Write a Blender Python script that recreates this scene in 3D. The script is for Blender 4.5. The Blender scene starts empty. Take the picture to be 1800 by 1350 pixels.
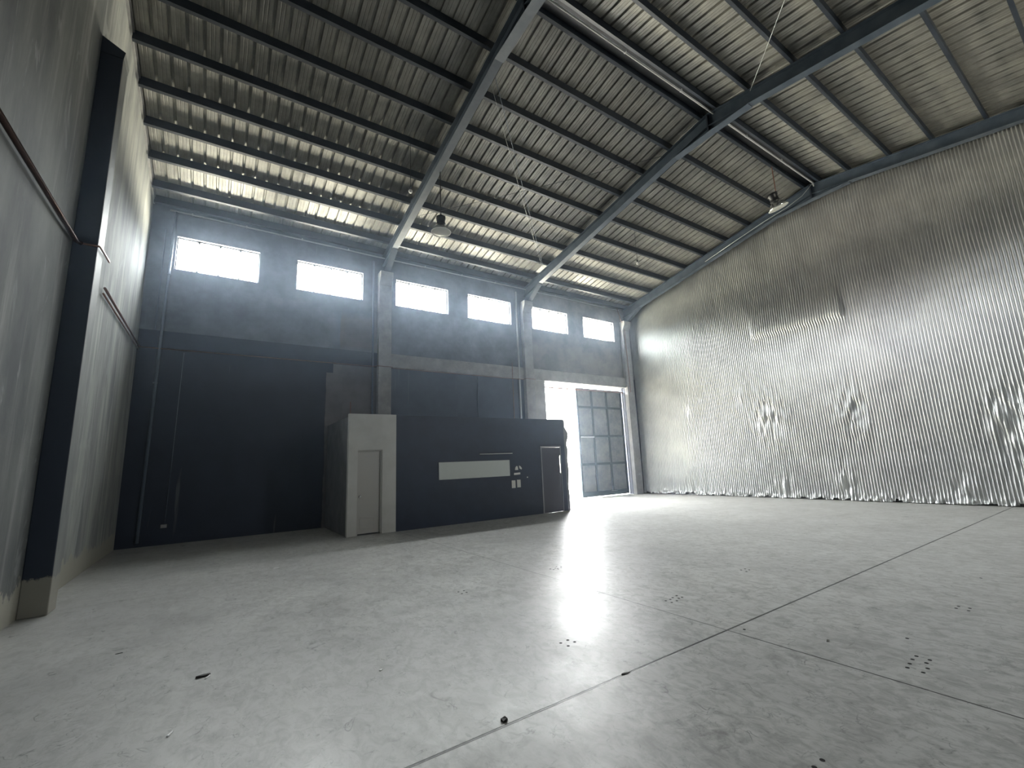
import bpy, bmesh, math, random
from mathutils import Vector, Matrix, noise
random.seed(7)
S = bpy.context.scene
COL = S.collection
R = math.radians
# ------------------------------------------------------------------ camera
YAW, PITCH, ROLL, CAMZ = R(33.9419), R(10.3635), R(-2.4523), 1.5761
fwd = Vector((math.sin(YAW)*math.cos(PITCH), math.cos(YAW)*math.cos(PITCH), math.sin(PITCH)))
r0 = Vector((math.cos(YAW), -math.sin(YAW), 0)); u0 = r0.cross(fwd)
c_, s_ = math.cos(ROLL), math.sin(ROLL)
rr = c_*r0 + s_*u0; uu = -s_*r0 + c_*u0
cam = bpy.data.cameras.new('camera'); camo = bpy.data.objects.new('camera', cam); COL.objects.link(camo)
cam.sensor_fit = 'HORIZONTAL'; cam.sensor_width = 36; cam.lens = 772.1487/1800*36
cam.clip_start = .05; cam.clip_end = 500
camo.matrix_world = Matrix(((rr.x, uu.x, -fwd.x, 0), (rr.y, uu.y, -fwd.y, 0), (rr.z, uu.z, -fwd.z, CAMZ), (0, 0, 0, 1)))
S.camera = camo
# ------------------------------------------------------------------ world / exposure
SKY, GROUND, HORIZON = 82.0, 60.0, 6.5
W = bpy.data.worlds.new('sky'); S.world = W; W.use_nodes = True
wn, wl = W.node_tree.nodes, W.node_tree.links
wn.clear()
tc = wn.new('ShaderNodeTexCoord'); sx = wn.new('ShaderNodeSeparateXYZ'); rp = wn.new('ShaderNodeValToRGB')
bg = wn.new('ShaderNodeBackground'); wo = wn.new('ShaderNodeOutputWorld'); mr = wn.new('ShaderNodeMapRange')
wl.new(tc.outputs['Generated'], sx.inputs[0]); wl.new(sx.outputs['Z'], mr.inputs[0])
mr.inputs[1].default_value = -1; mr.inputs[2].default_value = 1
wl.new(mr.outputs[0], rp.inputs[0])
e = rp.color_ramp.elements          # position = (sin(elevation)+1)/2: sunlit ground, horizon band dimmed to cut gate light, overcast sky
def rc(k, c): return tuple(k/SKY*v for v in c) + (1,)
e[0].position = .44; e[0].color = rc(GROUND, (1.0, .93, .76))
e[1].position = .66; e[1].color = (.95, .98, 1, 1)
for p_, c_2 in ((.49, rc(HORIZON, (1, .96, .85))), (.56, rc(HORIZON, (1, .98, .94)))):
    q_ = e.new(p_); q_.color = c_2
wl.new(rp.outputs[0], bg.inputs[0]); bg.inputs[1].default_value = SKY; wl.new(bg.outputs[0], wo.inputs[0])
vs = S.view_settings
vs.view_transform = 'Standard'; vs.look = 'None'; vs.gamma = 1; vs.use_curve_mapping = False; vs.exposure = 0.16
cy = S.cycles
cy.use_denoising = True; cy.max_bounces = 12; cy.diffuse_bounces = 8; cy.glossy_bounces = 5; cy.transparent_max_bounces = 12
cy.sample_clamp_indirect = 6; cy.caustics_reflective = True; cy.caustics_refractive = False; cy.blur_glossy = .6
# ------------------------------------------------------------------ dimensions (metres)
XL, XR, YW, YBK = -1.87, 16.75, 14.18, -3.3
RIDGE = 5.48; ZE = 8.84; SF = .197; SB = .14; SHEET = .2
ZR = ZE + SF*(14.2-RIDGE)
def zpur(y):                       # underside of the purlins
    return ZE + SF*(14.2-y) if y >= RIDGE else ZR - SB*(RIDGE-y)
def zroof(y): return zpur(y) + SHEET
WINS = [(-1.29, .69), (1.70, 3.71), (4.84, 6.83), (7.67, 9.64), (10.72, 12.67), (13.63, 15.6)]
WZ0, WZ1 = 7.165, 8.115
# daylight portals: they only guide the sky's light through the openings
def portal(name, x, y, z, w, h, rot):
    L = bpy.data.lights.new(name, 'AREA'); L.shape = 'RECTANGLE'; L.size = w; L.size_y = h; L.cycles.is_portal = True
    o = bpy.data.objects.new(name, L); COL.objects.link(o); o.location = (x, y, z); o.rotation_euler = rot
for a, b in WINS:
    portal('daylight_portal', (a+b)/2, YW+.34, (WZ0+WZ1)/2, b-a, WZ1-WZ0, (R(-90), 0, 0))
portal('daylight_portal', 13.5, YW+.45, 2.45, 5.0, 4.9, (R(-90), 0, 0))

ADDED_REAR_WINS = [(11.0, 12.4)]  # unseen rear opening, added to light the booth front and foil
for a, b in ADDED_REAR_WINS:
    portal('daylight_portal', (a+b)/2, YBK-.24, (WZ0+WZ1)/2, b-a, WZ1-WZ0, (R(90), 0, 0))
# ------------------------------------------------------------------ node helpers
def mat(name, rgb=(.5,.5,.5), rough=.6, metal=0, spec=.5):
    m = bpy.data.materials.new(name); m.use_nodes = True
    b = m.node_tree.nodes['Principled BSDF']
    b.inputs['Base Color'].default_value = (*rgb, 1); b.inputs['Roughness'].default_value = rough
    b.inputs['Metallic'].default_value = metal; b.inputs['Specular IOR Level'].default_value = spec
    return m
class NT:
    def __init__(s, m):
        s.n = m.node_tree.nodes; s.l = m.node_tree.links; s.b = s.n['Principled BSDF']; s.pos = None
    def P(s):
        if not s.pos:
            g = s.n.new('ShaderNodeNewGeometry'); s.pos = g.outputs['Position']
        return s.pos
    def xyz(s):
        q = s.n.new('ShaderNodeSeparateXYZ'); s.l.new(s.P(), q.inputs[0]); return q.outputs
    def scaled(s, sc, rot=(0,0,0)):
        q = s.n.new('ShaderNodeMapping'); s.l.new(s.P(), q.inputs[0]); q.inputs['Scale'].default_value = sc
        q.inputs['Rotation'].default_value = rot; return q.outputs[0]
    def noise(s, scale, detail=4, rough=.6, sc=(1,1,1), dist=0, rot=(0,0,0)):
        q = s.n.new('ShaderNodeTexNoise'); s.l.new(s.scaled(sc, rot), q.inputs['Vector'])
        q.inputs['Scale'].default_value = scale; q.inputs['Detail'].default_value = detail
        q.inputs['Roughness'].default_value = rough; q.inputs['Distortion'].default_value = dist
        return q.outputs[0]
    def rng(s, v, a, b, c=0, d=1, smooth=False):
        q = s.n.new('ShaderNodeMapRange'); q.interpolation_type = 'SMOOTHSTEP' if smooth else 'LINEAR'
        s.inp(q.inputs[0], v)
        for i, k in enumerate((a, b, c, d)): q.inputs[1+i].default_value = k
        return q.outputs[0]
    def inp(s, sock, v):
        if hasattr(v, 'is_output') or isinstance(v, bpy.types.NodeSocket): s.l.new(v, sock)
        else: sock.default_value = v
    def math(s, op, a, b=0.0, c=None):
        q = s.n.new('ShaderNodeMath'); q.operation = op; s.inp(q.inputs[0], a); s.inp(q.inputs[1], b)
        if c is not None: s.inp(q.inputs[2], c)
        return q.outputs[0]
    def mix(s, f, a, b):
        q = s.n.new('ShaderNodeMix'); q.data_type = 'RGBA'
        s.inp(q.inputs[0], f)
        for i, k in ((6, a), (7, b)):
            if isinstance(k, tuple): q.inputs[i].default_value = (*k, 1)
            else: s.l.new(k, q.inputs[i])
        return q.outputs[2]
    def color(s, v): s.l.new(v, s.b.inputs['Base Color'])
    def rough(s, v): s.l.new(v, s.b.inputs['Roughness'])
    def bump(s, h, strength=.3, dist=.01):
        q = s.n.new('ShaderNodeBump'); s.l.new(h, q.inputs['Height']); q.inputs['Strength'].default_value = strength
        q.inputs['Distance'].default_value = dist; s.l.new(q.outputs[0], s.b.inputs['Normal'])
    def box(s, c, lo, hi, jit=None, jamp=0.0, soft=.01):   # 1 inside lo..hi along coordinate c
        v = s.math('ADD', c, s.math('MULTIPLY', s.math('SUBTRACT', jit, .5), jamp)) if jit is not None else c
        return s.math('MULTIPLY', s.rng(v, lo-soft, lo+soft), s.rng(v, hi-soft, hi+soft, 1, 0))

# ------------------------------------------------------------------ materials
NAVY = (.020, .030, .052)
M = {}
M['steel'] = mat('dark_blue_grey_steel_paint', (.075, .095, .115), .5)
t = NT(M['steel']); t.color(t.mix(t.rng(t.noise(3, 5), .35, .7), (.034, .050, .072), (.062, .082, .108)))
M['purlin'] = mat('purlin_steel_paint', (.05, .062, .08), .45)
t = NT(M['purlin']); t.color(t.mix(t.rng(t.noise(2.5, 5), .35, .7), (.012, .018, .030), (.024, .033, .048)))
M['galv'] = mat('galvanised_pipe', (.42, .44, .45), .4, .5)
M['conduit'] = mat('dull_grey_conduit', (.42, .43, .44), .45, .2)
M['copper'] = mat('brown_conduit_paint', (.20, .115, .09), .35, .3)
M['darkpipe'] = mat('blue_painted_pipe', (.12, .15, .2), .35)
M['black'] = mat('black_plastic', (.012, .014, .018), .4)
M['chrome'] = mat('worn_chrome', (.7, .7, .7), .2, 1)
M['white'] = mat('white_plastic', (.8, .8, .78), .4)
M['rust'] = mat('rusty_brown', (.16, .07, .05), .6)

def concrete(name, a, b, scale=2.5, streak=0):
    m = mat(name, a, .75); t = NT(m)
    f = t.rng(t.noise(scale, 8, .65), .35, .68)
    col = t.mix(f, a, b)
    if streak:
        f2 = t.rng(t.noise(3.2, 6, .6, (1, 1, .10)), .50, .72)
        col = t.mix(t.math('MULTIPLY', f2, streak), col, (.55, .56, .54))
    t.color(col); t.bump(t.noise(30, 6, .7), .35, .006)
    return m
M['conc'] = concrete('bare_column_concrete', (.28, .28, .285), (.42, .42, .415))
M['concdark'] = concrete('grey_side_concrete', (.11, .11, .12), (.17, .17, .175))
M['masonry'] = concrete('pale_masonry_infill', (.30, .29, .28), (.42, .41, .39))

# left wall: slate paint with limewash streaks, bare ragged concrete foot
M['pipedark'] = mat('dark_copper_pipe', (.05, .028, .024), .22, .5)
m = mat('streaked_slate_plaster', (.2, .21, .21), .85, 0, .25); t = NT(m); q = t.xyz()
c = t.mix(t.rng(t.noise(1.1, 7, .65, (1, 1, .35)), .36, .64), (.105, .113, .117), (.185, .195, .19))
far = t.rng(q[1], 8.2, 8.5)  # heavier limewash beyond the pier, base also lightened to brighten that stretch
c = t.mix(t.math('MULTIPLY', far, .75), c, t.mix(t.rng(t.noise(2.2, 7, .65, (1, 1, .2)), .36, .62), (.20, .215, .215), (.40, .41, .39)))
c = t.mix(t.math('MULTIPLY', t.rng(t.noise(5, 6, .7, (1, 1, .07)), .52, .76), t.rng(q[1], 8.2, 8.5, .35, .85)), c, (.50, .50, .475))
c = t.mix(t.math('MULTIPLY', t.rng(t.noise(1.4, 5, .6, (1, 1, .5), 1.5), .60, .66), .3), c, (.4, .42, .42))
foot = t.rng(t.math('ADD', q[2], t.math('MULTIPLY', t.noise(3.3, 6, .75, (1, 1, .4)), -.75)), -.02, .02, 1, 0)
c = t.mix(foot, c, (.36, .35, .30))
t.color(c); t.bump(t.noise(14, 8, .7), .4, .01); M['left'] = m

# left pier: navy paint on bare concrete foot
m = mat('navy_painted_pier', NAVY, .6); t = NT(m); q = t.xyz()
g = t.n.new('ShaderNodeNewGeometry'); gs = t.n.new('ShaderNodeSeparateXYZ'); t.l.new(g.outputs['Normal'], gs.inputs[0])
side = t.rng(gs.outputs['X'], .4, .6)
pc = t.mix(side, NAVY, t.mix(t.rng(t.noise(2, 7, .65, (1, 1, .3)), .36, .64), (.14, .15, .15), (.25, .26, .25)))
foot = t.rng(t.math('ADD', q[2], t.math('MULTIPLY', t.noise(5, 6, .75), -.3)), .27, .30, 1, 0)
t.color(t.mix(foot, pc, (.30, .29, .25))); t.bump(t.noise(14, 8, .7), .3, .01); M['pier'] = m

# window wall
m = mat('navy_painted_front_wall', NAVY, .55); t = NT(m); q = t.xyz()
n1 = t.noise(1.3, 7, .65); n2 = t.noise(.8, 4, .6)
nav = t.mix(t.rng(n1, .35, .7), (.004, .009, .026), (.009, .017, .042))
slate = t.mix(t.rng(n1, .38, .68), (.10, .118, .155), (.19, .21, .25))  # upper wall paint, its tone raised to imitate haze around the windows
grey = t.mix(t.rng(n1, .38, .66), (.13, .13, .14), (.24, .235, .235))
col = nav
up = t.rng(q[2], 5.38, 5.40)
col = t.mix(t.math('MULTIPLY', up, t.rng(n2, .3, .7, .55, 1)), col, slate)
bay2 = t.box(q[0], 4.3, 10.3)
col = t.mix(t.math('MULTIPLY', bay2, t.rng(q[2], 4.9, 4.92, 1, 0)), col, t.mix(t.rng(n1, .35, .7), (.045, .066, .11), (.07, .095, .145)))
bay3 = t.math('MULTIPLY', t.rng(q[0], 10.4, 10.42), up)
col = t.mix(bay3, col, grey)
# the bare grey strip left of the first column
strip = t.math('ADD', t.math('MULTIPLY', t.box(q[0], 3.03, 4.3, n1, .12), t.box(q[2], 5.40, 6.55, n1, .1, .15)),
               t.math('MULTIPLY', t.box(q[0], 2.66, 4.3, n1, .10), t.rng(q[2], 4.60, 4.62, 1, 0)))
strip = t.math('MAXIMUM', strip, t.math('MULTIPLY', t.box(q[0], 2.85, 4.3), t.box(q[2], 4.58, 4.9)))
col = t.mix(strip, col, t.mix(t.rng(n1, .38, .66), (.11, .10, .11), (.17, .155, .165)))
# whitish vertical runs of old paint
runs = t.math('MULTIPLY', t.rng(t.noise(6, 3, .6, (1, 1, .06)), .66, .72), .5)
col = t.mix(runs, col, (.14, .16, .19))
t.color(col); t.bump(t.noise(16, 7, .7), .3, .008); M['front'] = m

m = mat('navy_booth_paint', NAVY, .5); t = NT(m)
t.color(t.mix(t.rng(t.noise(2.2, 7, .65), .35, .7), (.006, .013, .034), (.012, .024, .055))); t.bump(t.noise(25, 6, .7), .2, .006); M['booth'] = m
m = mat('off_white_booth_paint', (.6, .6, .57), .55); t = NT(m)
t.color(t.mix(t.rng(t.noise(2.2, 7, .65), .3, .7), (.56, .56, .53), (.66, .66, .63))); M['bwhite'] = m
M['doorw'] = mat('greige_door_paint', (.50, .49, .46), .45)
M['doord'] = mat('dark_violet_door', (.045, .045, .065), .5)
M['dframe'] = mat('grey_door_frame', (.22, .22, .24), .45)
M['board'] = mat('pale_green_white_board', (.60, .64, .61), .5)
M['backw'] = concrete('plain_back_wall_plaster', (.10, .105, .11), (.16, .165, .17))

# roof sheet (underside, dusty galvanised)
m = mat('dusty_roof_sheet', (.42, .40, .35), .42, .25); t = NT(m)
c = t.mix(t.rng(t.noise(1.6, 7, .7), .34, .68), (.20, .20, .19), (.35, .345, .31))
c = t.mix(t.math('MULTIPLY', t.rng(t.noise(9, 4, .6, (1, .04, 1)), .5, .7), .6), c, (.15, .145, .13))
t.color(c); t.bump(t.noise(26, 2, .5, (1, .02, 1)), .15, .006); t.rough(t.rng(t.noise(2, 4), .3, .7, .36, .55)); M['sheet'] = m

# foil lined corrugated wall
m = mat('crinkled_silver_foil', (.76, .77, .74), .25, 1); t = NT(m)
c = t.mix(t.rng(t.noise(1.3, 6, .65), .35, .7), (.58, .595, .60), (.72, .735, .72))
t.color(c); t.rough(t.rng(t.noise(2.0, 5), .3, .7, .38, .46)); M['foil'] = m

# gate sheet, exterior paving, glass
m = mat('gate_sheet_metal', (.2, .21, .2), .45, .2); t = NT(m)
t.color(t.mix(t.rng(t.noise(3.5, 7, .7), .35, .7), (.13, .14, .14), (.27, .28, .265))); M['gsheet'] = m
M['gframe'] = mat('dark_green_grey_gate_frame', (.035, .048, .052), .7, 0, .2)
M['paving'] = mat('sunlit_paving', (.62, .60, .55), .9)
m = mat('window_glass', (1,1,1), .1); n = m.node_tree; n.nodes.clear()
a = n.nodes.new('ShaderNodeBsdfTransparent'); b = n.nodes.new('ShaderNodeBsdfGlossy'); b.inputs['Roughness'].default_value = .1
x = n.nodes.new('ShaderNodeMixShader'); x.inputs[0].default_value = .05; a.inputs[0].default_value = (.95,.96,.95,1)
o_ = n.nodes.new('ShaderNodeOutputMaterial'); n.links.new(a.outputs[0], x.inputs[1]); n.links.new(b.outputs[0], x.inputs[2]); n.links.new(x.outputs[0], o_.inputs[0])
M['glass'] = m
m = mat('lamp_prismatic_glass', (.75, .76, .72), .12, .35); t = NT(m); t.bump(t.noise(40, 2), .5, .01); M['lens'] = m
M['reflector'] = mat('lamp_reflector', (.75, .77, .76), .18, 1)

# floor
m = mat('trowelled_concrete_floor', (.4, .41, .39), .35); t = NT(m); q = t.xyz(); t.b.inputs['Specular IOR Level'].default_value = .28
f1 = t.rng(t.noise(.42, 8, .62), .36, .66)
c = t.mix(f1, (.42, .425, .42), (.51, .515, .50))
c = t.mix(t.math('MULTIPLY', t.rng(t.noise(2.6, 10, .66), .50, .85), .35), c, (.27, .27, .26))
c = t.mix(t.math('MULTIPLY', t.rng(t.noise(12, 8, .66, (1, .25, 1), .8, (0, 0, .6)), .58, .80), .5), c, (.19, .19, .18))
c = t.mix(t.math('MULTIPLY', t.rng(t.noise(10, 9, .7, (.25, 1, 1), 1.2, (0, 0, -.4)), .60, .80), .6), c, (.17, .17, .16))
n4 = t.noise(3.4, 10, .74, (1, .7, 1), .5); n5 = t.noise(.9, 3, .5)
dirt = t.math('MULTIPLY', t.rng(n4, .50, .66), t.math('MULTIPLY', t.rng(n5, .38, .62), t.rng(q[0], -1, 3.5, .25, .8)))
c = t.mix(dirt, c, (.235, .235, .225))
mot = t.noise(11, 9, .68, (1, .6, 1), 1.0); c = t.mix(t.math('MULTIPLY', t.rng(mot, .44, .66), t.rng(q[0], -2, 3.5, .4, .95)), c, (.27, .27, .26))
spk = t.noise(26, 5, .7, (1, .5, 1)); c = t.mix(t.math('MULTIPLY', t.rng(spk, .60, .70), t.rng(q[0], -1, 3, .25, .6)), c, (.17, .17, .165))
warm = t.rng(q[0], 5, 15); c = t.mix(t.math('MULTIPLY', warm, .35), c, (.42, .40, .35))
# arcs and scratches left by trowels and trolleys
for sc, ro, th in ((2.2, .3, .012), (3.6, 1.4, .010), (1.3, 2.2, .007), (7.0, .9, .016), (9.0, 2.0, .014)):
    nn = t.noise(sc, 3, .5, (1, 1, 1), .9, (0, 0, ro))
    line = t.rng(t.math('ABSOLUTE', t.math('SUBTRACT', nn, .5)), 0, th, 1, 0)
    brk = t.rng(t.noise(4.5, 4, .6, (1, 1, 1), 0, (0, 0, ro+1)), .55, .66)
    c = t.mix(t.math('MULTIPLY', t.math('MULTIPLY', line, brk), .75), c, (.11, .11, .105))
# stained patch
def blob(x0, y0, r, thr=.5):
    dx = t.math('SUBTRACT', q[0], x0); dy = t.math('SUBTRACT', q[1], y0)
    d = t.math('SQRT', t.math('ADD', t.math('MULTIPLY', dx, dx), t.math('MULTIPLY', dy, dy)))
    return t.math('MULTIPLY', t.rng(d, r*.2, r, 1, 0), t.rng(t.noise(9, 8, .7), thr, thr+.14))
for (bx_, by_, br_) in ((2.51, 2.38, .22), (2.5, 1.8, .35), (1.3, 2.2, .25), (4.9, .95, .35), (3.9, 2.0, .3), (.0, 3.6, .15)):
    c = t.mix(t.math('MULTIPLY', blob(bx_, by_, br_, .46), .5), c, (.12, .12, .115))
jn = t.noise(3, 3)
def joint(ax, pos, w, lo=-99, hi=99):
    v = t.math('ADD', q[ax], t.math('MULTIPLY', t.math('SUBTRACT', jn, .5), .006))
    return t.rng(t.math('ABSOLUTE', t.math('SUBTRACT', v, pos)), w*.4, w*.6, 1, 0)
jj = joint(1, 2.588, .020)
j2 = t.math('MULTIPLY', joint(0, 4.0, .014), t.rng(q[1], 2.4, 2.7, 1, .75))
j3 = t.math('MULTIPLY', joint(1, 8.2, .012), .45)
j4 = t.math('MULTIPLY', joint(0, 9.65, .010), .5)
jall = t.math('MAXIMUM', t.math('MAXIMUM', jj, j2), t.math('MAXIMUM', j3, j4))
c = t.mix(jall, c, (.004, .004, .004))
t.color(c)
ro = t.rng(t.noise(1.3, 9, .7), .32, .70, .27, .46)
ro = t.math('ADD', ro, t.math('MULTIPLY', t.rng(t.noise(6, 8, .72, (1, .5, 1), .6), .5, .85), .10))
t.rough(ro)
hh = t.math('SUBTRACT', t.math('MULTIPLY', t.noise(5, 9, .7), .5), jall)
t.bump(t.math('ADD', hh, t.math('MULTIPLY', t.noise(22, 6, .7), .35)), .28, .01)
M['floor'] = m
M['hole'] = mat('hole_black', (.006, .006, .006), .9)
M['scrapw'] = mat('white_scrap', (.85, .85, .85), .5)
M['scrapd'] = mat('dark_leaf', (.03, .028, .025), .7)

# ------------------------------------------------------------------ mesh helpers
class MB:
    def __init__(s): s.v = []; s.f = []
    def box(s, x0, x1, y0, y1, z0, z1):
        b = len(s.v)
        s.v += [(x0,y0,z0),(x1,y0,z0),(x1,y1,z0),(x0,y1,z0),(x0,y0,z1),(x1,y0,z1),(x1,y1,z1),(x0,y1,z1)]
        s.f += [tuple(b+i for i in f) for f in ((0,3,2,1),(4,5,6,7),(0,1,5,4),(1,2,6,5),(2,3,7,6),(3,0,4,7))]
        return s
    def prism_x(s, poly, x0, x1):      # polygon of (y,z) extruded along x
        n = len(poly); b = len(s.v)
        s.v += [(x0, y, z) for y, z in poly] + [(x1, y, z) for y, z in poly]
        s.f += [tuple(range(b+n-1, b-1, -1)), tuple(range(b+n, b+2*n))]
        s.f += [(b+i, b+(i+1) % n, b+n+(i+1) % n, b+n+i) for i in range(n)]
        return s
    def prism_y(s, poly, y0, y1):      # polygon of (x,z) extruded along y
        n = len(poly); b = len(s.v)
        s.v += [(x, y0, z) for x, z in poly] + [(x, y1, z) for x, z in poly]
        s.f += [tuple(range(b, b+n)), tuple(range(b+2*n-1, b+n-1, -1))]
        s.f += [(b+(i+1) % n, b+i, b+n+i, b+n+(i+1) % n) for i in range(n)]
        return s
    def tube(s, pts, r, seg=10):
        pts = [Vector(p) for p in pts]; rings = []
        for i, p in enumerate(pts):
            d = (pts[min(i+1, len(pts)-1)] - pts[max(i-1, 0)]).normalized()
            a = d.orthogonal().normalized() if not rings else (pa - d*pa.dot(d)).normalized()
            pa = a; bb = d.cross(a); base = len(s.v)
            rad = r[i] if isinstance(r, (list, tuple)) else r
            s.v += [tuple(p + a*math.cos(k*2*math.pi/seg)*rad + bb*math.sin(k*2*math.pi/seg)*rad) for k in range(seg)]
            rings.append(base)
        for a0, b0 in zip(rings, rings[1:]):
            s.f += [(a0+k, a0+(k+1) % seg, b0+(k+1) % seg, b0+k) for k in range(seg)]
        s.f += [tuple(rings[0]+k for k in range(seg-1, -1, -1)), tuple(rings[-1]+k for k in range(seg))]
        return s
    def lathe(s, prof, seg=40, cx=0, cy=0):  # prof (r,z), open profile
        base = len(s.v)
        for r, z in prof:
            s.v += [(cx+r*math.cos(k*2*math.pi/seg), cy+r*math.sin(k*2*math.pi/seg), z) for k in range(seg)]
        for i in range(len(prof)-1):
            a0, b0 = base+i*seg, base+(i+1)*seg
            s.f += [(a0+k, a0+(k+1) % seg, b0+(k+1) % seg, b0+k) for k in range(seg)]
        return s
    def build(s, name, m, parent=None, smooth=False, bevel=0):
        me = bpy.data.meshes.new(name); me.from_pydata(s.v, [], s.f); me.validate(); me.update()
        bm = bmesh.new(); bm.from_mesh(me); bmesh.ops.recalc_face_normals(bm, faces=bm.faces); bm.to_mesh(me); bm.free()
        o = bpy.data.objects.new(name, me); COL.objects.link(o); me.materials.append(M[m] if isinstance(m, str) else m)
        if smooth:
            for p in me.polygons: p.use_smooth = True
        if bevel:
            md = o.modifiers.new('bevel', 'BEVEL'); md.width = bevel; md.segments = 2; md.limit_method = 'ANGLE'
        if parent:
            o.parent = parent; o.matrix_parent_inverse = parent.matrix_world.inverted()
        return o
def tag(o, label=None, cat=None, group=None, kind=None):
    if label: o['label'] = label
    if cat: o['category'] = cat
    if group: o['group'] = group
    if kind: o['kind'] = kind
    return o
def empty(name, loc, label, cat, group=None, rz=0):
    o = bpy.data.objects.new(name, None); COL.objects.link(o); o.location = loc; o.rotation_euler = (0, 0, rz)
    o.empty_display_size = .1
    o.matrix_world = Matrix.Translation(loc) @ Matrix.Rotation(rz, 4, 'Z')
    return tag(o, label, cat, group)
def struct(name, mb, m, parent=None, **k):
    o = mb.build(name, m, parent, **k)
    if not parent: o['kind'] = 'structure'
    return o

# ================================================================== SETTING
# floor and outside paving
fl = struct('floor', MB().box(XL-.3, XR+.3, YBK-.3, YW+.3, -.2, 0), 'floor')
struct('trim_1', MB().box(10.4, 16.3, YW+.3, YW+6, -.25, -.01), 'paving')

# walls
def wall_cells(y0, y1, xa, xb, za, ztop, holes, mb=None):
    mb = mb or MB()
    xs = sorted({xa, xb, *[h[0] for h in holes], *[h[1] for h in holes]})
    zs = sorted({za, ztop, *[h[2] for h in holes], *[h[3] for h in holes]})
    for a, b in zip(xs, xs[1:]):
        run = None
        for c, d in list(zip(zs, zs[1:])) + [(None, None)]:
            solid = c is not None and not any(h[0] < (a+b)/2 < h[1] and h[2] < (c+d)/2 < h[3] for h in holes)
            if solid:
                run = (run[0], d) if run else (c, d)
            elif run:
                mb.box(a, b, y0, y1, run[0], run[1]); run = None
    return mb
holes = [(a, b, WZ0, WZ1) for a, b in WINS] + [(11.14, 16.0, 0, 4.93)]
wf = struct('wall_front', wall_cells(YW, YW+.3, XL-.2, XR+.2, 0, zroof(YW)+.03, holes), 'front')
struct('wall_back', wall_cells(YBK-.2, YBK, XL-.2, XR+.2, 0, zroof(YBK)+.03, [(a, b, WZ0, WZ1) for a, b in ADDED_REAR_WINS]), 'backw')
gab = [(YBK, 0), (YW, 0), (YW, zroof(YW)+.0), (RIDGE, zroof(RIDGE)+.0), (YBK, zroof(YBK)+.0)]
struct('wall_left', MB().prism_x(gab, XL-.2, XL), 'left')

# right wall: corrugated sheet lined with foil
P = .076; XS = 8
ny = int((YW-YBK)/P*XS); zs = [0.0, .03, .06, .1, .15, .2, .28] + [.28+.15*i for i in range(1, 70)]
mb = MB(); cols = []
def seam_offset(y, z):
    o = 0
    if z < 1.3: o += .012 + .006*(1-z/1.3)       # lowest sheets lap outwards
    if 5.3 < y < 8.4 and 5.9 < z < 7.2: o += .10*(7.2-z)/1.3*min(1, (y-5.3)/.12, (8.4-y)/.12)      # tilted patch sheet
    return o
for i in range(ny+1):
    y = YBK + (YW-YBK)*i/ny
    top = zpur(y) + .1
    k = int(i/XS)
    ragged = .02 + .10*max(0, noise.noise(Vector((k*.35, 3.3, 0))))*1.6
    cr = random.random()
    idx = []
    for j, z in enumerate(zs):
        zz = min(z, top)
        if j == 0: zz = ragged
        elif zz < ragged: zz = ragged + .002*j
        big = noise.noise(Vector((y*.45, zz*.22, 1.7)))*.05 + noise.noise(Vector((y*1.6, zz*.35, 5.1)))*.008
        # damaged, dented spots
        dent = 0
        for (dy, dz, rr_, amp) in ((8.2, 2.9, .55, .07), (5.6, 2.7, .5, .05), (2.2, 2.2, .45, .08), (1.9, .9, .5, .06), (9.2, 3.6, .25, .05), (6.1, .5, .35, .06), (8.0, .4, .3, .05), (3.4, .35, .3, .05), (11.5, 3.4, .2, .05)):
            d2 = ((y-dy)**2 + ((zz-dz)*.6)**2)/rr_**2
            if d2 < 4: dent += amp*math.exp(-d2)*noise.noise(Vector((y*7, zz*3.5, dy)))*2.6
        creep = noise.noise(Vector((y*.9, zz*.7, 9)))*.012
        ph = 2*math.pi*(y+creep)/P
        amp = .0155
        if zz < .35: # crumpled foot
            w = (1-zz/.35)**1.3
            dent += w*noise.noise(Vector((y*11, zz*9, 2)))*.11 + w*.02
        x = XR - amp*math.sin(ph) + big*.6 - dent - seam_offset(y, zz)
        mb.v.append((min(x, XR+.045), y, zz)); idx.append(len(mb.v)-1)
    cols.append(idx)
for a, b in zip(cols, cols[1:]):
    for j in range(len(zs)-1):
        if zs[j] < 10.6: mb.f.append((a[j], b[j], b[j+1], a[j+1]))
me = bpy.data.meshes.new('wall_right'); me.from_pydata(mb.v, [], mb.f); me.validate(); me.materials.append(M['foil'])
for p in me.polygons: p.use_smooth = True
o = bpy.data.objects.new('wall_right', me); COL.objects.link(o); o['kind'] = 'structure'
gr = [(YBK-.2, 0), (YW+.2, 0), (YW+.2, zroof(YW)), (RIDGE, zroof(RIDGE)), (YBK-.2, zroof(YBK))]
bk = MB().prism_x(gr, XR+.06, XR+.2).build('backing', 'backw', o)

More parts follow.
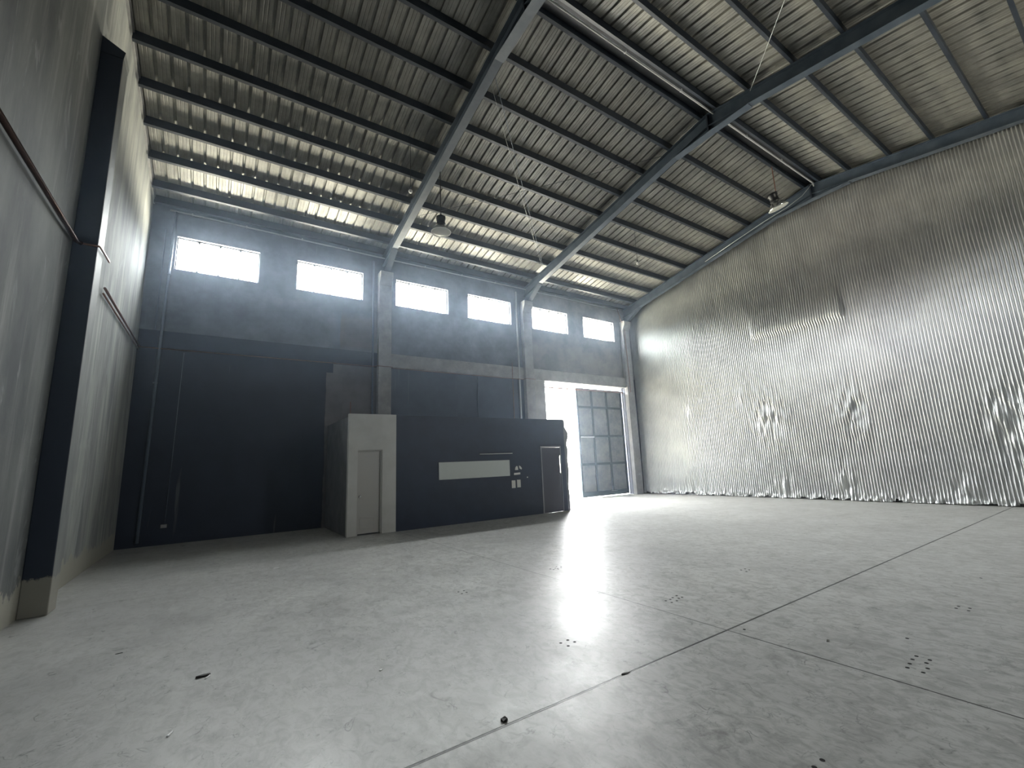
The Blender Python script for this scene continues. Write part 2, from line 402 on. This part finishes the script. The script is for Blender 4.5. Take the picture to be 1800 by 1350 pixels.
# ceiling: two ribbed roof slopes (real ribs, running down the slope)
RP = .275
def roof(y0, y1, name):
    mb = MB(); x = XL-.2; prof = []
    while x < XR+.2:
        prof += [(x, 0), (x+.205, 0), (x+.220, .045), (x+.260, .045)]
        x += RP
    prof.append((x, 0))
    # small stiffening swages in each pan
    full = []
    for (xa, za), (xb, zb) in zip(prof, prof[1:]):
        full.append((xa, za))
        if za == 0 and zb == 0 and xb-xa > .15:
            for cxx in (.33, .66):
                c0 = xa+(xb-xa)*cxx
                full += [(c0-.012, 0), (c0-.006, .005), (c0+.006, .005), (c0+.012, 0)]
    full.append(prof[-1])
    n = len(full); ys = [y0, y1]
    for y in ys:
        mb.v += [(xx, y, zroof(y)+zz) for xx, zz in full]
    mb.f += [(i, i+1, n+i+1, n+i) for i in range(n-1)]
    b2 = len(mb.v)   # outer skin so no light leaks
    mb.v += [(XL-.2, y0, zroof(y0)+.08), (XR+.2, y0, zroof(y0)+.08), (XR+.2, y1, zroof(y1)+.08), (XL-.2, y1, zroof(y1)+.08)]
    mb.f.append((b2, b2+1, b2+2, b2+3))
    return struct(name, mb, 'sheet')
roof(YW+.3, RIDGE, 'ceiling')
roof(RIDGE, YBK-.3, 'ceiling')

struct('ridge_shade_strip', MB().box(XL+.05, XR-.1, 5.27, 5.61, zpur(5.61)+.13, zpur(5.61)+.137), 'black')  # black strip added as painted shade between the ridge purlins
# gable angle trims against left wall and flashing along the right gable
def strip_yz(x0, x1, dz0, dz1, m, name, ys=(YW, RIDGE, YBK)):
    pl = [(y, zroof(y)+dz0) for y in ys]; pu = [(y, zroof(y)+dz1) for y in reversed(ys)]
    return struct(name, MB().prism_x(pl+pu, x0, x1), m)
strip_yz(XL, XL+.06, -.07, -.03, 'concdark', 'trim_2')
strip_yz(XL, XL+.035, -.14, -.07, 'conc', 'trim_3')
strip_yz(XR-.16, XR-.13, -.10, -.03, 'galv', 'trim_4')

# windows
for i, (a, b) in enumerate(WINS):
    e = bpy.data.objects.new('window_%d' % (i+1), None); COL.objects.link(e); e.location = ((a+b)/2, YW+.1, WZ0)
    e.matrix_world = Matrix.Translation(e.location); e['kind'] = 'structure'; e.empty_display_size = .1
    f = MB(); t_ = .025; ya, yb = YW+.10, YW+.15
    f.box(a, b, ya, yb, WZ0, WZ0+t_); f.box(a, b, ya, yb, WZ1-t_, WZ1); f.box(a, a+t_, ya, yb, WZ0+t_, WZ1-t_); f.box(b-t_, b, ya, yb, WZ0+t_, WZ1-t_)
    f.build('window_frame', 'purlin', e)
    MB().box(a+t_, b-t_, YW+.124, YW+.128, WZ0+t_, WZ1-t_).build('window_pane', 'glass', e)
    w = (b-a)/4
    for k in (1, 2, 3):    # stubs of the glazing bars, top and bottom
        br = MB(); cx = a+w*k
        br.prism_y([(cx-.035, WZ1-t_), (cx+.035, WZ1-t_), (cx+.006, WZ1-t_-.07), (cx-.006, WZ1-t_-.07)], YW+.08, YW+.1)
        br.prism_y([(cx-.006, WZ0+t_+.08), (cx+.012, WZ0+t_+.06), (cx+.03, WZ0+t_), (cx-.03, WZ0+t_)], YW+.08, YW+.1)
        br.build('glazing_clip', 'steel', e)

# ================================================================== STRUCTURE THINGS
# concrete columns on the window wall
colx = [(4.2, 4.63, 'first from the left, rising behind the white door bay'),
        (10.1, 10.52, 'standing just left of the tall gate'),
        (16.0, 16.45, 'in the corner beside the foil clad wall')]
for x0, x1, w in colx:
    e = empty('concrete_column', ((x0+x1)/2, YW-.1, 0), 'bare grey concrete wall column, '+w, 'column', 'columns of the window wall')
    yf = YW-.2
    MB().box(x0, x1, yf, YW-.001, 0, 7.75).build('shaft', 'conc', e, bevel=.012)
    MB().prism_x([(YW-.001, 7.75), (yf, 7.75), (yf-.14, 8.02), (yf-.14, 8.19), (YW-.001, 8.19)], x0, x1).build('corbel', 'conc', e)
e = empty('concrete_pier', (-1.74, 8.17, 0), 'navy painted pier projecting from left wall near the camera', 'column')
MB().box(XL+.001, -1.6, 8.0, 8.35, 0, 8.0).build('shaft', 'pier', e, bevel=.012)
MB().prism_y([(XL+.001, 8.0), (-1.6, 8.0), (-1.585, 8.12), (XL+.001, 8.28)], 8.0, 8.35).build('pier_cap', 'pier', e)
# ring beams
bm_ = tag(MB().box(-1.86, 4.199, YW-.05, YW-.001, 4.92, 5.38).build('concrete_beam', 'booth'), 'navy painted concrete beam across the window wall, leftmost bay', 'beam', 'beams of the window wall')
tag(MB().box(4.631, 10.099, YW-.08, YW-.001, 4.93, 5.40).build('concrete_beam', 'conc', bevel=.01), 'bare grey concrete beam across the window wall, middle bay above office block', 'beam', 'beams of the window wall')
tag(MB().box(10.521, 15.999, YW-.10, YW-.001, 4.93, 5.40).build('concrete_beam', 'conc', bevel=.01), 'bare grey concrete beam directly above the tall gate opening', 'beam', 'beams of the window wall')
tag(MB().box(10.521, 11.139, YW-.06, YW-.001, 0, 4.93).build('masonry_infill', 'masonry'), 'pale masonry strip between column and bright gate opening', 'wall panel')

# steel rafters (portal frames across the building)
def rafter(xc, label, eave=True):
    e = empty('steel_rafter', (xc, RIDGE, zpur(RIDGE)-.6), label, 'roof beam', 'portal rafters under the roof')
    D = .36; th = .012; fw = .10
    fr = [YW-.1, 13.1, 6.55, RIDGE]; 
    def top(y): return zpur(y)-.002
    def bot(y):
        if y >= RIDGE: return zpur(y) - D
        return zpur(y) - D
    Y0, Y1 = YW-.02, YBK+.02
    web = [(Y0, top(Y0)), (Y0, bot(Y0)), (RIDGE, bot(RIDGE)), (Y1, bot(Y1)), (Y1, top(Y1)), (RIDGE, top(RIDGE))]
    MB().prism_x(web, xc-th/2, xc+th/2).build('web', 'steel', e)
    for nm, fn, s in (('bottom_flange', bot, .014), ('top_flange', top, -.014)):
        a = [(y, fn(y)) for y in (Y0, RIDGE, Y1)]; b = [(y, fn(y)+s) for y in (Y1, RIDGE, Y0)]
        MB().prism_x(a+b, xc-fw, xc+fw).build(nm, 'steel', e)
    # ridge haunch
    za, zb = bot(6.55), bot(4.42); zk = zpur(RIDGE)-.52
    h = MB().prism_x([(6.55, za), (RIDGE, zk), (4.42, zb), (RIDGE, bot(RIDGE))], xc-th/2, xc+th/2)
    for (p, q_) in (((6.55, za-.002), (RIDGE, zk)), ((RIDGE, zk), (4.42, zb-.002))):
        h.prism_x([p, q_, (q_[0], q_[1]-.016), (p[0], p[1]-.016)], xc-fw-.012, xc+fw+.012)
    h.build('ridge_haunch', 'steel', e)
    # splice plate with bolts at ridge
    MB().box(xc-fw, xc+fw, RIDGE-.02, RIDGE+.02, zk, top(RIDGE)).build('splice_plate', 'purlin', e)
    # eave haunch and bearing bracket
    MB().prism_x([(13.1, bot(13.1)), (YW-.26, 8.2), (YW-.02, 8.2), (YW-.02, bot(YW-.02))], xc-.02, xc+.02).build('eave_haunch', 'steel', e)
    MB().prism_x([(13.1, bot(13.1)-.002), (YW-.3, 8.21), (YW-.3, 8.195), (13.1, bot(13.1)-.018)], xc-fw, xc+fw).build('haunch_flange', 'steel', e)
    MB().box(xc-.13, xc+.13, YW-.33, YW-.02, 8.192, 8.21).build('base_plate', 'steel', e)
    return e
rafter(4.43, 'dark blue-grey steel roof beam, leftmost of the three crossing the ceiling')
rafter(10.40, 'dark blue-grey steel roof beam crossing mid ceiling with wide ridge haunch')
rafter(16.38, 'dark steel roof beam running along top of foil clad wall')

# purlins: C section, web towards the camera, lips towards the windows
PY = [13.98, 13.40, 12.43, 11.46, 10.50, 9.55, 8.58, 7.64, 6.66, 5.62]
PB = [5.18, 4.36, 3.33, 2.37, 1.31, .3, -.7, -1.7, -2.7]
def purlin(y, label, flip=1, h=None):
    zb = zpur(y); H = SHEET-.004; s = -SF if y >= RIDGE else SB
    th = .006; w = .07
    def P_(dy, dz): return (y+dy, zb+dz+s*dy)
    poly = [P_(0,0), P_(w,0), P_(w,.022), P_(w-th,.022), P_(w-th,th), P_(th,th), P_(th,H-th), P_(w-th,H-th), P_(w-th,H-.022), P_(w,H-.022), P_(w,H), P_(0,H)]
    o = MB().prism_x(poly, XL+.03, XR-.13).build('roof_purlin', 'purlin')
    return tag(o, label, 'roof purlin', 'purlins under the roof sheets')
ords = ['first', 'second', 'third', 'fourth', 'fifth', 'sixth', 'seventh', 'eighth', 'ninth', 'tenth']
for i, y in enumerate(PY):
    lab = ('dark steel eave purlin lying against the top of the window wall' if i == 0 else
           'dark steel roof purlin, last before the ridge on the window side' if i == 9 else
           'dark steel roof purlin, %s counting up from the window wall' % ords[i])
    purlin(y, lab)
for i, y in enumerate(PB):
    lab = ('dark steel ridge purlin on the far side of the ridge conduit' if i == 0 else
           'dark steel purlin on the camera side roof slope, %s past the ridge purlins' % ords[i-1])
    purlin(y, lab)

# bracing rods
def rod(a, b, lab, sag=.0, r=.007, mname='galv', bow=(0,0,0)):
    a, b = Vector(a), Vector(b); pts = []
    for i in range(13):
        f = i/12; pts.append(a.lerp(b, f) - Vector((0, 0, sag*4*f*(1-f))) + Vector(bow)*4*f*(1-f))
    e = tag(MB().tube(pts, r, 6).build('bracing_rod', mname, smooth=True), lab, 'bracing rod', 'cross bracing rods under the roof')
    return e
rod((4.53, 6.95, zpur(6.95)-.05), (10.3, 12.7, zpur(12.7)-.03), 'thin steel bracing rod slanting from upper left to lower right in middle bay', .05, .007, 'darkpipe')
rod((4.55, 7.15, zpur(7.15)-.05), (10.3, 12.75, zpur(12.75)-.03), 'slack thin wire hanging just beside the middle bay bracing rod', .16, .004)
rod((4.53, 11.95, zpur(11.95)-.06), (10.3, 6.85, zpur(6.85)-.05), 'thin dark bracing rod rising to the right across middle roof bay', .03, .007, 'purlin')
rod((10.32, 4.33, zpur(4.33)-.06), (8.0, 2.25, zpur(2.25)-.03), 'thin bracing rod beyond the ridge at top right of the ceiling', .0)

# ridge conduit
def pipe(name, pts, r, m, lab, cat='pipe', clips=(), group=None):
    e = empty(name, pts[0], lab, cat, group)
    MB().tube(pts, r, 12).build('tube', m, e, smooth=True)
    for (c0, ax) in clips:
        mb = MB(); x, y, z = c0; k = r+.008
        mb.box(x-(.015 if ax == 'x' else k), x+(.015 if ax == 'x' else k), y-k, y+k, z-(.015 if ax == 'z' else k), z+(.015 if ax == 'z' else k))
        mb.build('pipe_clip', m, e)
    return e
pipe('ridge_conduit', [(XL+.1, 5.32, ZR-.045), (16.2, 5.34, ZR-.045), (16.30, 5.36, ZR-.12)], .022, 'conduit', 'pale conduit pipe running along the roof ridge', clips=[((x, 5.32, ZR-.045), 'x') for x in (7, 9, 12, 14)])
pipe('sagging_cable', [(16.2, 5.34, ZR-.05), (16.15, 5.7, ZR-.35), (16.12, 6.2, ZR-.52), (16.14, 7.0, ZR-.63), (16.2, 8.0, ZR-.8), (16.22, 9.5, ZR-1.12)], .01, 'galv', 'grey cable drooping from ridge along the foil wall roof beam', 'cable')
# pipe runs on the window wall
zc = 8.80
pipe('eave_conduit', [(-1.5, YW-.05, zc), (-.3, YW-.06, zc), (4.1, YW-.06, zc-.02), (10.0, YW-.06, zc), (16.0, YW-.05, zc)], .022, 'galv',
     'grey conduit running under eave along top of window wall', clips=[((x, YW-.06, zc), 'x') for x in (-1, .3, 1.8, 3.2, 5.9, 7.4, 8.9, 12, 13.5, 15)])
pipe('wall_downpipe', [(-1.36, YW-.05, 8.78), (-1.40, YW-.05, 6.0), (-1.46, YW-.05, 0.1)], .035, 'darkpipe', 'dark vertical downpipe left of the leftmost window', group='vertical pipes on the window wall', clips=[((-1.38, YW-.05, 6.95), 'z'), ((-1.43, YW-.05, 4.0), 'z')])
pipe('wall_conduit', [(-1.54, YW-.03, 8.22), (-1.55, YW-.03, 4.97)], .012, 'darkpipe', 'thin vertical conduit in left corner beside the downpipe', group='vertical pipes on the window wall')
pipe('wall_downpipe', [(4.04, YW-.05, 8.6), (4.06, YW-.05, 3.05)], .03, 'darkpipe', 'vertical pipe hugging the left side of the first column', group='vertical pipes on the window wall')
pipe('wall_downpipe', [(9.88, YW-.05, 8.6), (9.88, YW-.05, 3.05)], .04, 'galv', 'vertical pale pipe hugging column left of the gate', group='vertical pipes on the window wall')
pipe('wall_conduit', [(-.9, YW-.03, 4.85), (-.96, YW-.03, .5)], .008, 'darkpipe', 'faint thin vertical conduit on dark wall right of the leftmost downpipe', group='vertical pipes on the window wall')
pipe('wall_conduit', [(7.97, YW-.03, 4.85), (7.98, YW-.03, 3.03)], .012, 'darkpipe', 'thin vertical conduit on navy wall above middle of office block', group='vertical pipes on the window wall')
pipe('wall_conduit', [(9.52, YW-.10, 5.55), (9.52, YW-.10, 3.05)], .012, 'copper', 'short brown conduit dropping behind office block near the gate column', group='vertical pipes on the window wall')
pipe('wall_conduit', [(15.9, YW-.05, 8.9), (15.93, YW-.22, 8.2), (16.1, YW-.23, 8.0), (16.14, YW-.23, 4.7)], .016, 'copper', 'pinkish conduit running down the corner column by foil wall', group='vertical pipes on the window wall')
pipe('wall_conduit', [(XL+.03, YW-.07, 4.90), (4.1, YW-.09, 4.91), (4.15, YW-.225, 4.91), (4.66, YW-.225, 4.91), (4.7, YW-.1, 4.90), (10.0, YW-.1, 4.90), (10.08, YW-.225, 4.92), (10.55, YW-.225, 4.92)], .010, 'copper', 'thin brown conduit running horizontally at beam height on window wall')
pipe('left_wall_pipe', [(XL+.06, 2.0, 4.80), (XL+.06, 7.9, 4.86), (XL+.10, 7.97, 4.86)], .030, 'pipedark', 'dark copper pipe on left wall nearest the camera', group='brown pipes on the left wall', clips=[((XL+.06, 4.4, 4.825), 'y')])
pipe('left_wall_pipe', [(-1.80, 7.975, 4.86), (-1.58, 7.975, 4.86), (-1.575, 8.1, 4.87), (-1.575, 8.62, 4.90)], .014, 'copper', 'short thin pipe wrapping round the left pier', group='brown pipes on the left wall')
pipe('left_wall_pipe', [(XL+.05, 9.9, 4.90), (XL+.05, YW-.10, 4.92)], .022, 'copper', 'upper of the paired brown pipes on left wall beyond the pier', group='brown pipes on the left wall')
pipe('left_wall_pipe', [(XL+.04, 9.9, 4.80), (XL+.04, YW-.07, 4.84)], .016, 'copper', 'lower of the paired brown pipes on left wall beyond the pier', group='brown pipes on the left wall')
tag(MB().box(-1.04, -.92, YW-.012, YW-.001, .40, .48).build('wall_outlet', 'conc'), 'small pale outlet low on dark wall left of office block', 'outlet')
for i, (x, z) in enumerate(((16.11, 1.56), (16.38, 1.60))):
    tag(MB().tube([(x, YW-.215, z), (x, YW-.20, z)], .035, 14).build('junction_box', 'conc'), 'small round pale junction box on corner column, the %s one' % ('left' if i == 0 else 'right'), 'junction box', 'round junction boxes on the corner column')

# ================================================================== GATE
LX0, LX1, LZ0, LZ1, LY = 13.06, 15.93, .05, 4.80, YW+.24
g = empty('sliding_gate', ((LX0+LX1)/2, LY, LZ0), 'tall grey panelled metal gate leaf beside the bright doorway', 'gate')
bw = .10
vx = [LX0+bw/2+.0, 13.98, 14.92, LX1-bw/2]; hz = [LZ0+.11, 1.44, 2.66, 3.95, LZ1-bw/2]
for i, x in enumerate(vx):
    MB().box(x-bw/2, x+bw/2, LY-.045, LY+.0, LZ0, LZ1).build('stile', 'gframe', g, bevel=.004)
for i, z in enumerate(hz):
    hgt = .11 if i == 0 else bw/2
    for a, b in zip(vx, vx[1:]):
        MB().box(a+bw/2, b-bw/2, LY-.042, LY-.001, z-hgt, z+hgt).build('rail', 'gframe', g)
for a, b in zip(vx, vx[1:]):
    for j, (c, d) in enumerate(zip(hz, hz[1:])):
        MB().box(a+bw/2, b-bw/2, LY-.012, LY-.002, c+(.11 if j == 0 else bw/2), d-bw/2).build('sheet_panel', 'gsheet', g)
MB().box(13.18, 13.96, LY-.07, LY-.046, 2.60, 2.64).build('handle_bar', 'white', g)
MB().tube([(14.75, LY-.06, .23), (15.15, LY-.06, .23)], .014, 8).build('drop_bolt', 'chrome', g)
tag(MB().tube([(11.15, YW+.12, 4.70), (15.98, YW+.12, 4.72)], .028, 10).build('gate_track', 'rust', smooth=True), 'horizontal overhead rail the gate leaf slides on', 'rail')
tag(MB().box(16.0, 16.03, YW+.14, YW+.2, 0, 4.93).build('gate_jamb', 'masonry'), 'pale vertical jamb right of the gate leaf', 'jamb')
tag(MB().box(14.0, 16.0, YW+.0, YW+.34, .0, .012).build('gate_sill', 'masonry'), 'pale concrete sill strip under the gate leaf', 'sill')

# ================================================================== OFFICE BLOCK
YB = 11.545; BX0, BX1, BX2, BH = 2.746, 3.967, 9.90, 3.01; WT = .14
ob = empty('office_block', ((BX0+BX2)/2, (YB+YW)/2, 0), 'low navy office block with a white door bay, built against the window wall', 'booth')
DX0, DX1, DH = 2.975, 3.60, 2.10
mb = wall_cells(YB, YB+WT, BX0, BX1, 0, BH+.015, [(DX0, DX1, 0, DH)])
mb.build('white_door_bay', 'bwhite', ob)
EX0, EX1, EH = 8.77, 9.62, 2.12
mb = wall_cells(YB, YB+WT, BX1, EX1, 0, BH, [(EX0, EX1, 0, EH)])
mb.box(EX1, 9.80, YB, YB+.035, 0, BH)
mb.build('navy_front_wall', 'booth', ob)
# broken right edge of the front wall
rg = [(9.80, 0), (9.90, 0), (9.905, .45), (9.88, .8), (9.93, 1.25), (9.90, 1.7), (9.94, 2.0), (9.89, 2.15), (9.93, 2.3), (9.985, 2.42), (9.97, 2.58), (9.90, 2.68), (9.855, 2.75), (9.85, 2.99), (9.80, BH)]
MB().prism_y(rg, YB+.001, YB+.036).build('broken_wall_edge', 'concdark', ob)
MB().box(BX0, BX0+WT, YB+WT, YW-.002, 0, BH-.05).build('side_wall', 'concdark', ob)
MB().box(BX0+WT, 8.4, YB+WT, YW-.09, BH-.18, BH-.06).build('roof_slab', 'concdark', ob)
MB().box(8.3, 8.4, YB+WT, YW-.06, 0, BH-.19).build('inner_partition', 'booth', ob)
# white door
d = MB().box(DX0+.03, DX1-.03, YB+.085, YB+.12, .035, DH-.03).build('door_leaf', 'doorw', ob)
MB().box(DX0, DX0+.03, YB+.03, YB+WT, 0, DH).box(DX1-.03, DX1, YB+.03, YB+WT, 0, DH).box(DX0+.03, DX1-.03, YB+.03, YB+WT, DH-.03, DH).build('door_frame', 'doorw', ob)
k = MB().lathe([(0, -.055), (.018, -.053), (.026, -.045), (.026, -.035), (.012, -.022), (.012, -.006), (.03, -.004), (.03, 0)], 20)
ko = k.build('door_knob', 'chrome', d, smooth=True); ko.matrix_world = Matrix.Translation((3.065, YB+.085, .94)) @ Matrix.Rotation(R(-90), 4, 'X')
lv = MB(); lx0, lx1, lz0, lz1 = 3.07, 3.43, .14, .42
lv.box(lx0, lx1, YB+.078, YB+.084, lz0, lz0+.015).box(lx0, lx1, YB+.078, YB+.084, lz1-.015, lz1).box(lx0, lx0+.015, YB+.078, YB+.084, lz0, lz1).box(lx1-.015, lx1, YB+.078, YB+.084, lz0, lz1)
for i in range(8):
    z = lz0+.03+i*.03; lv.prism_x([(YB+.084, z+.02), (YB+.075, z), (YB+.078, z), (YB+.085, z+.018)], lx0+.015, lx1-.015)
lv.build('louvre_vent', 'doorw', d)
# dark door, standing a little ajar at the latch side
MB().box(EX0, EX0+.045, YB-.01, YB+WT, 0, EH).box(EX1-.02, EX1, YB-.01, YB+.03, 0, EH).box(EX0+.045, EX1-.02, YB-.01, YB+WT, EH-.045, EH).build('door_frame', 'dframe', ob)
dd = MB().prism_y([(EX0+.05, .004), (EX1-.022, .004), (EX1-.022, 1.2), (EX1-.065, 1.25), (EX1-.07, 1.75), (EX1-.03, 1.85), (EX1-.022, EH-.05), (EX0+.05, EH-.05)], YB+.0, YB+.03).build('dark_door_leaf', 'doord', ob)
# boarded service window
MB().box(5.18, 7.54, YB-.025, YB-.001, 1.235, 1.715).build('window_board', 'board', ob, bevel=.004)
# steel post on top
tag(MB().tube([(2.84, YB+.3, BH-.05), (2.835, YB+.3, BH+.36)], .012, 8).build('rebar_stub', 'rust'), 'short rusty bar standing on left end of office block roof', 'bar')
# things on the block's front
t_ = empty('tube_light', (7.08, YB-.03, 1.92), 'slim white tube light above the boarded service window', 'light')
MB().box(6.50, 7.66, YB-.03, YB-.001, 1.905, 1.925).build('batten', 'white', t_)
MB().tube([(6.52, YB-.04, 1.915), (7.64, YB-.04, 1.915)], .010, 8).build('tube', 'white', t_, smooth=True)
def plate(poly, lab, name='wall_plate'):
    tag(MB().prism_y(poly, YB-.012, YB-.001).build(name, 'bwhite'), lab, 'plate', 'plates and patches right of the service window')
plate([(7.74, 1.40), (7.76, 1.48), (7.80, 1.52), (7.84, 1.51), (7.86, 1.40)], 'bare plaster patch shaped like a hump, upper left of the plate cluster', 'plaster_patch')
plate([(7.91, 1.45), (7.90, 1.53), (7.95, 1.51), (8.0, 1.45), (7.99, 1.41), (7.95, 1.42)], 'small broken plaster patch, upper right of the plate cluster', 'plaster_patch')
plate([(7.70, 1.25), (7.70, 1.31), (7.93, 1.32), (7.93, 1.26)], 'horizontal pale strip plate in middle of the plate cluster')
plate([(7.60, .86), (7.60, 1.09), (7.735, 1.09), (7.735, .86)], 'upright pale socket plate, lower left of the plate cluster')
plate([(7.80, .87), (7.80, 1.10), (7.93, 1.10), (7.93, .87)], 'upright pale socket plate, lower right of the plate cluster')
tag(MB().tube([(8.20, YB-.015, 1.16), (8.20, YB-.001, 1.16)], .018, 10).build('wall_stud', 'white'), 'tiny white button on navy wall left of dark door', 'button')

# ================================================================== LAMPS
def highbay(loc, ztop, lab, tilt=(0, 0), sc=1):
    x, y, z = loc
    e = empty('high_bay_lamp', (x, y, z), lab, 'lamp', 'high bay lamps hanging from the roof')
    Rm = Matrix.Translation((x, y, z)) @ Matrix.Rotation(tilt[0], 4, 'X') @ Matrix.Rotation(tilt[1], 4, 'Y') @ Matrix.Scale(sc, 4)
    def add(mb, nm, m, par=e):
        o = mb.build(nm, m, None, smooth=True); o.parent = par; o.matrix_parent_inverse = par.matrix_world.inverted(); o.matrix_world = Rm
        return o
    add(MB().lathe([(0, .44), (.10, .44), (.125, .42), (.125, .36), (.11, .34), (.108, .24), (.125, .22), (.125, .20), (0, .20)], 32), 'ballast_housing', 'black')
    rf = add(MB().lathe([(.09, .20), (.12, .17), (.17, .12), (.225, .05), (.245, 0), (.240, 0), (.215, .05), (.16, .11), (.11, .16), (.08, .19)], 40), 'reflector', 'reflector')
    add(MB().lathe([(.245, .004), (.258, .0), (.258, -.012), (.243, -.014), (.240, -.004)], 40), 'rim', 'white')
    add(MB().lathe([(.24, -.004), (.2, -.012), (.1, -.022), (0, -.025)], 40), 'glass_lens', 'lens')
    MB().tube([(x, y, z+.43*sc), (x, y, ztop)], .014, 8).build('hanging_rod', 'black' if x < 8 else 'rust', e)
    MB().tube([(x, y, z+.42*sc), (x, y, z+.50*sc)], .03, 10).build('hook', 'black', e)
highbay((4.5, 9.70, 7.62), 9.374, 'high bay lamp hanging from the leftmost roof beam', (0, 0))
highbay((14.1, 5.65, 9.10), zpur(5.65)+.004, 'tilted high bay lamp hanging by the ridge near foil wall', (R(-8), R(-20)), 1.12)
def bulb(x, y, z, lab):
    e = empty('pendant_bulb', (x, y, z), lab, 'light bulb', 'small bulbs hanging on cords')
    MB().lathe([(0, z-.045), (.03, z-.038), (.048, z-.01), (.05, z+.01), (.035, z+.045), (.02, z+.06)], 20, x, y).build('bulb', 'white', e, smooth=True)
    MB().lathe([(.022, z+.055), (.026, z+.06), (.022, z+.12), (0, z+.125)], 16, x, y).build('socket', 'black', e, smooth=True)
    MB().tube([(x, y, z+.12), (x, y, zpur(y)+.0)], .006, 6).build('cord', 'black', e)
bulb(3.62, 9.57, 8.42, 'small bare bulb on a cord left of the leftmost roof beam')
bulb(12.06, 9.57, 8.43, 'small bare bulb on a cord between middle beam and foil wall')

# ================================================================== FLOOR DETAILS
HO = [(2.69,5.43),(2.77,5.43),(2.76,5.34),(2.69,5.33),
 (4.31,5.58),(4.32,5.51),(4.47,5.63),(4.39,5.56),(4.41,5.53),(4.53,5.59),(4.39,5.49),(4.48,5.53),
 (2.65,3.34),(2.74,3.35),(2.76,3.28),(2.66,3.25),
 (4.3,3.49),(4.38,3.49),(4.55,3.53),(4.45,3.51),(4.39,3.41),(4.3,3.41),(4.48,3.45),(4.54,3.45),
 (4.57,1.4),(4.48,1.4),(4.56,1.32),(4.48,1.32),(4.38,1.39),(4.29,1.38),(4.38,1.29),(4.28,1.29),
 (2.72,1.31),(2.63,1.31),(6.17,3.67),(6.27,3.67),(6.14,3.58),(6.25,3.6),(6.25,1.5),(6.16,1.5),(6.25,1.42),(6.15,1.41),(4.93,1.55),(4.13,2.5),(7.73,1.6)]
for x, y in HO:
    r = .013 if y < 3 else .014
    MB().tube([(x, y, -.02), (x, y, .0012)], r, 14).build('bolt_hole', 'hole', fl)
def scrap(pts, m, name, lab, cat, h=.02, extra=None):
    mb = MB(); b = len(mb.v)
    n = len(pts); cx = sum(p[0] for p in pts)/n; cyy = sum(p[1] for p in pts)/n
    mb.v += [(x, y, .001+(random.random()*h)) for x, y in pts] + [(x, y, z+.0015) for (x, y, z) in mb.v[-0:]] if False else [(x, y, .001) for x, y in pts]
    top = [(cx+(x-cx)*.92, cyy+(y-cyy)*.92, h*(.4+.6*random.random())) for x, y in pts]
    mb.v += top
    mb.f += [tuple(range(n-1, -1, -1)), tuple(range(n, 2*n))] + [(i, (i+1) % n, n+(i+1) % n, n+i) for i in range(n)]
    o = mb.build(name, m); return tag(o, lab, cat)
scrap([(-.03,4.66),(.02,4.68),(.075,4.69),(.065,4.66),(.03,4.655)], 'scrapd', 'dry_leaf', 'dark curled leaf scrap on floor at lower left', 'leaf', .02)
scrap([(.03,4.60),(.045,4.60),(.075,4.65),(.07,4.655)], 'scrapw', 'paper_scrap', 'thin white curl touching the dark leaf on lower left floor', 'paper scrap', .012)
scrap([(-.15,3.79),(-.14,3.785),(-.115,3.84),(-.12,3.85)], 'scrapw', 'plastic_scrap', 'small white sliver on floor below the dark leaf', 'plastic scrap', .01)
scrap([(1.585,2.645),(1.60,2.66),(1.625,2.655),(1.63,2.63),(1.61,2.615),(1.59,2.62)], 'scrapd', 'pebble', 'black pebble beside the long floor joint at bottom centre', 'pebble', .02)
scrap([(2.62,2.60),(2.66,2.605),(2.70,2.585),(2.66,2.575)], 'scrapd', 'dirt_clump', 'dark clump in the long floor joint', 'dirt', .008)
scrap([(1.19,3.84),(1.21,3.86),(1.225,3.85),(1.2,3.835)], 'scrapw', 'paper_scrap', 'tiny white scrap on open floor left of centre', 'paper scrap', .008)
scrap([(2.09,7.11),(2.14,7.13),(2.13,7.145),(2.09,7.13)], 'scrapw', 'paper_scrap', 'tiny white scrap on floor in front of the white door', 'paper scrap', .01)
scrap([(4.37,1.93),(4.40,1.94),(4.41,1.92),(4.38,1.915)], 'chrome', 'metal_scrap', 'shiny metal scrap on right foreground floor', 'metal scrap', .012)
scrap([(-.67,5.79),(-.62,5.80),(-.61,5.785),(-.66,5.775)], 'scrapd', 'dry_leaf', 'tiny dark scrap on far left of the floor', 'leaf', .006)
scrap([(.93,8.9),(1.03,8.93),(1.02,8.95),(.93,8.92)], 'scrapw', 'paper_scrap', 'thin pale strip on dim floor left of the office block', 'paper scrap', .006)

# ================================================================== HAZE
# thin haze volume, added mainly to imitate lens glow before the window wall
m = bpy.data.materials.new('glow_haze'); m.use_nodes = True; n = m.node_tree; n.nodes.clear()
v = n.nodes.new('ShaderNodeVolumeScatter'); v.inputs['Density'].default_value = .006; v.inputs['Anisotropy'].default_value = .78
v.inputs['Color'].default_value = (.66, .80, 1, 1)
o_ = n.nodes.new('ShaderNodeOutputMaterial'); n.links.new(v.outputs[0], o_.inputs['Volume']); M['haze'] = m
tag(MB().box(XL+.01, XR-.3, 5.0, YW-.01, .02, 8.7).build('haze', 'haze'), 'thin bluish haze added to imitate lens glow before the window wall', 'haze', kind='stuff')
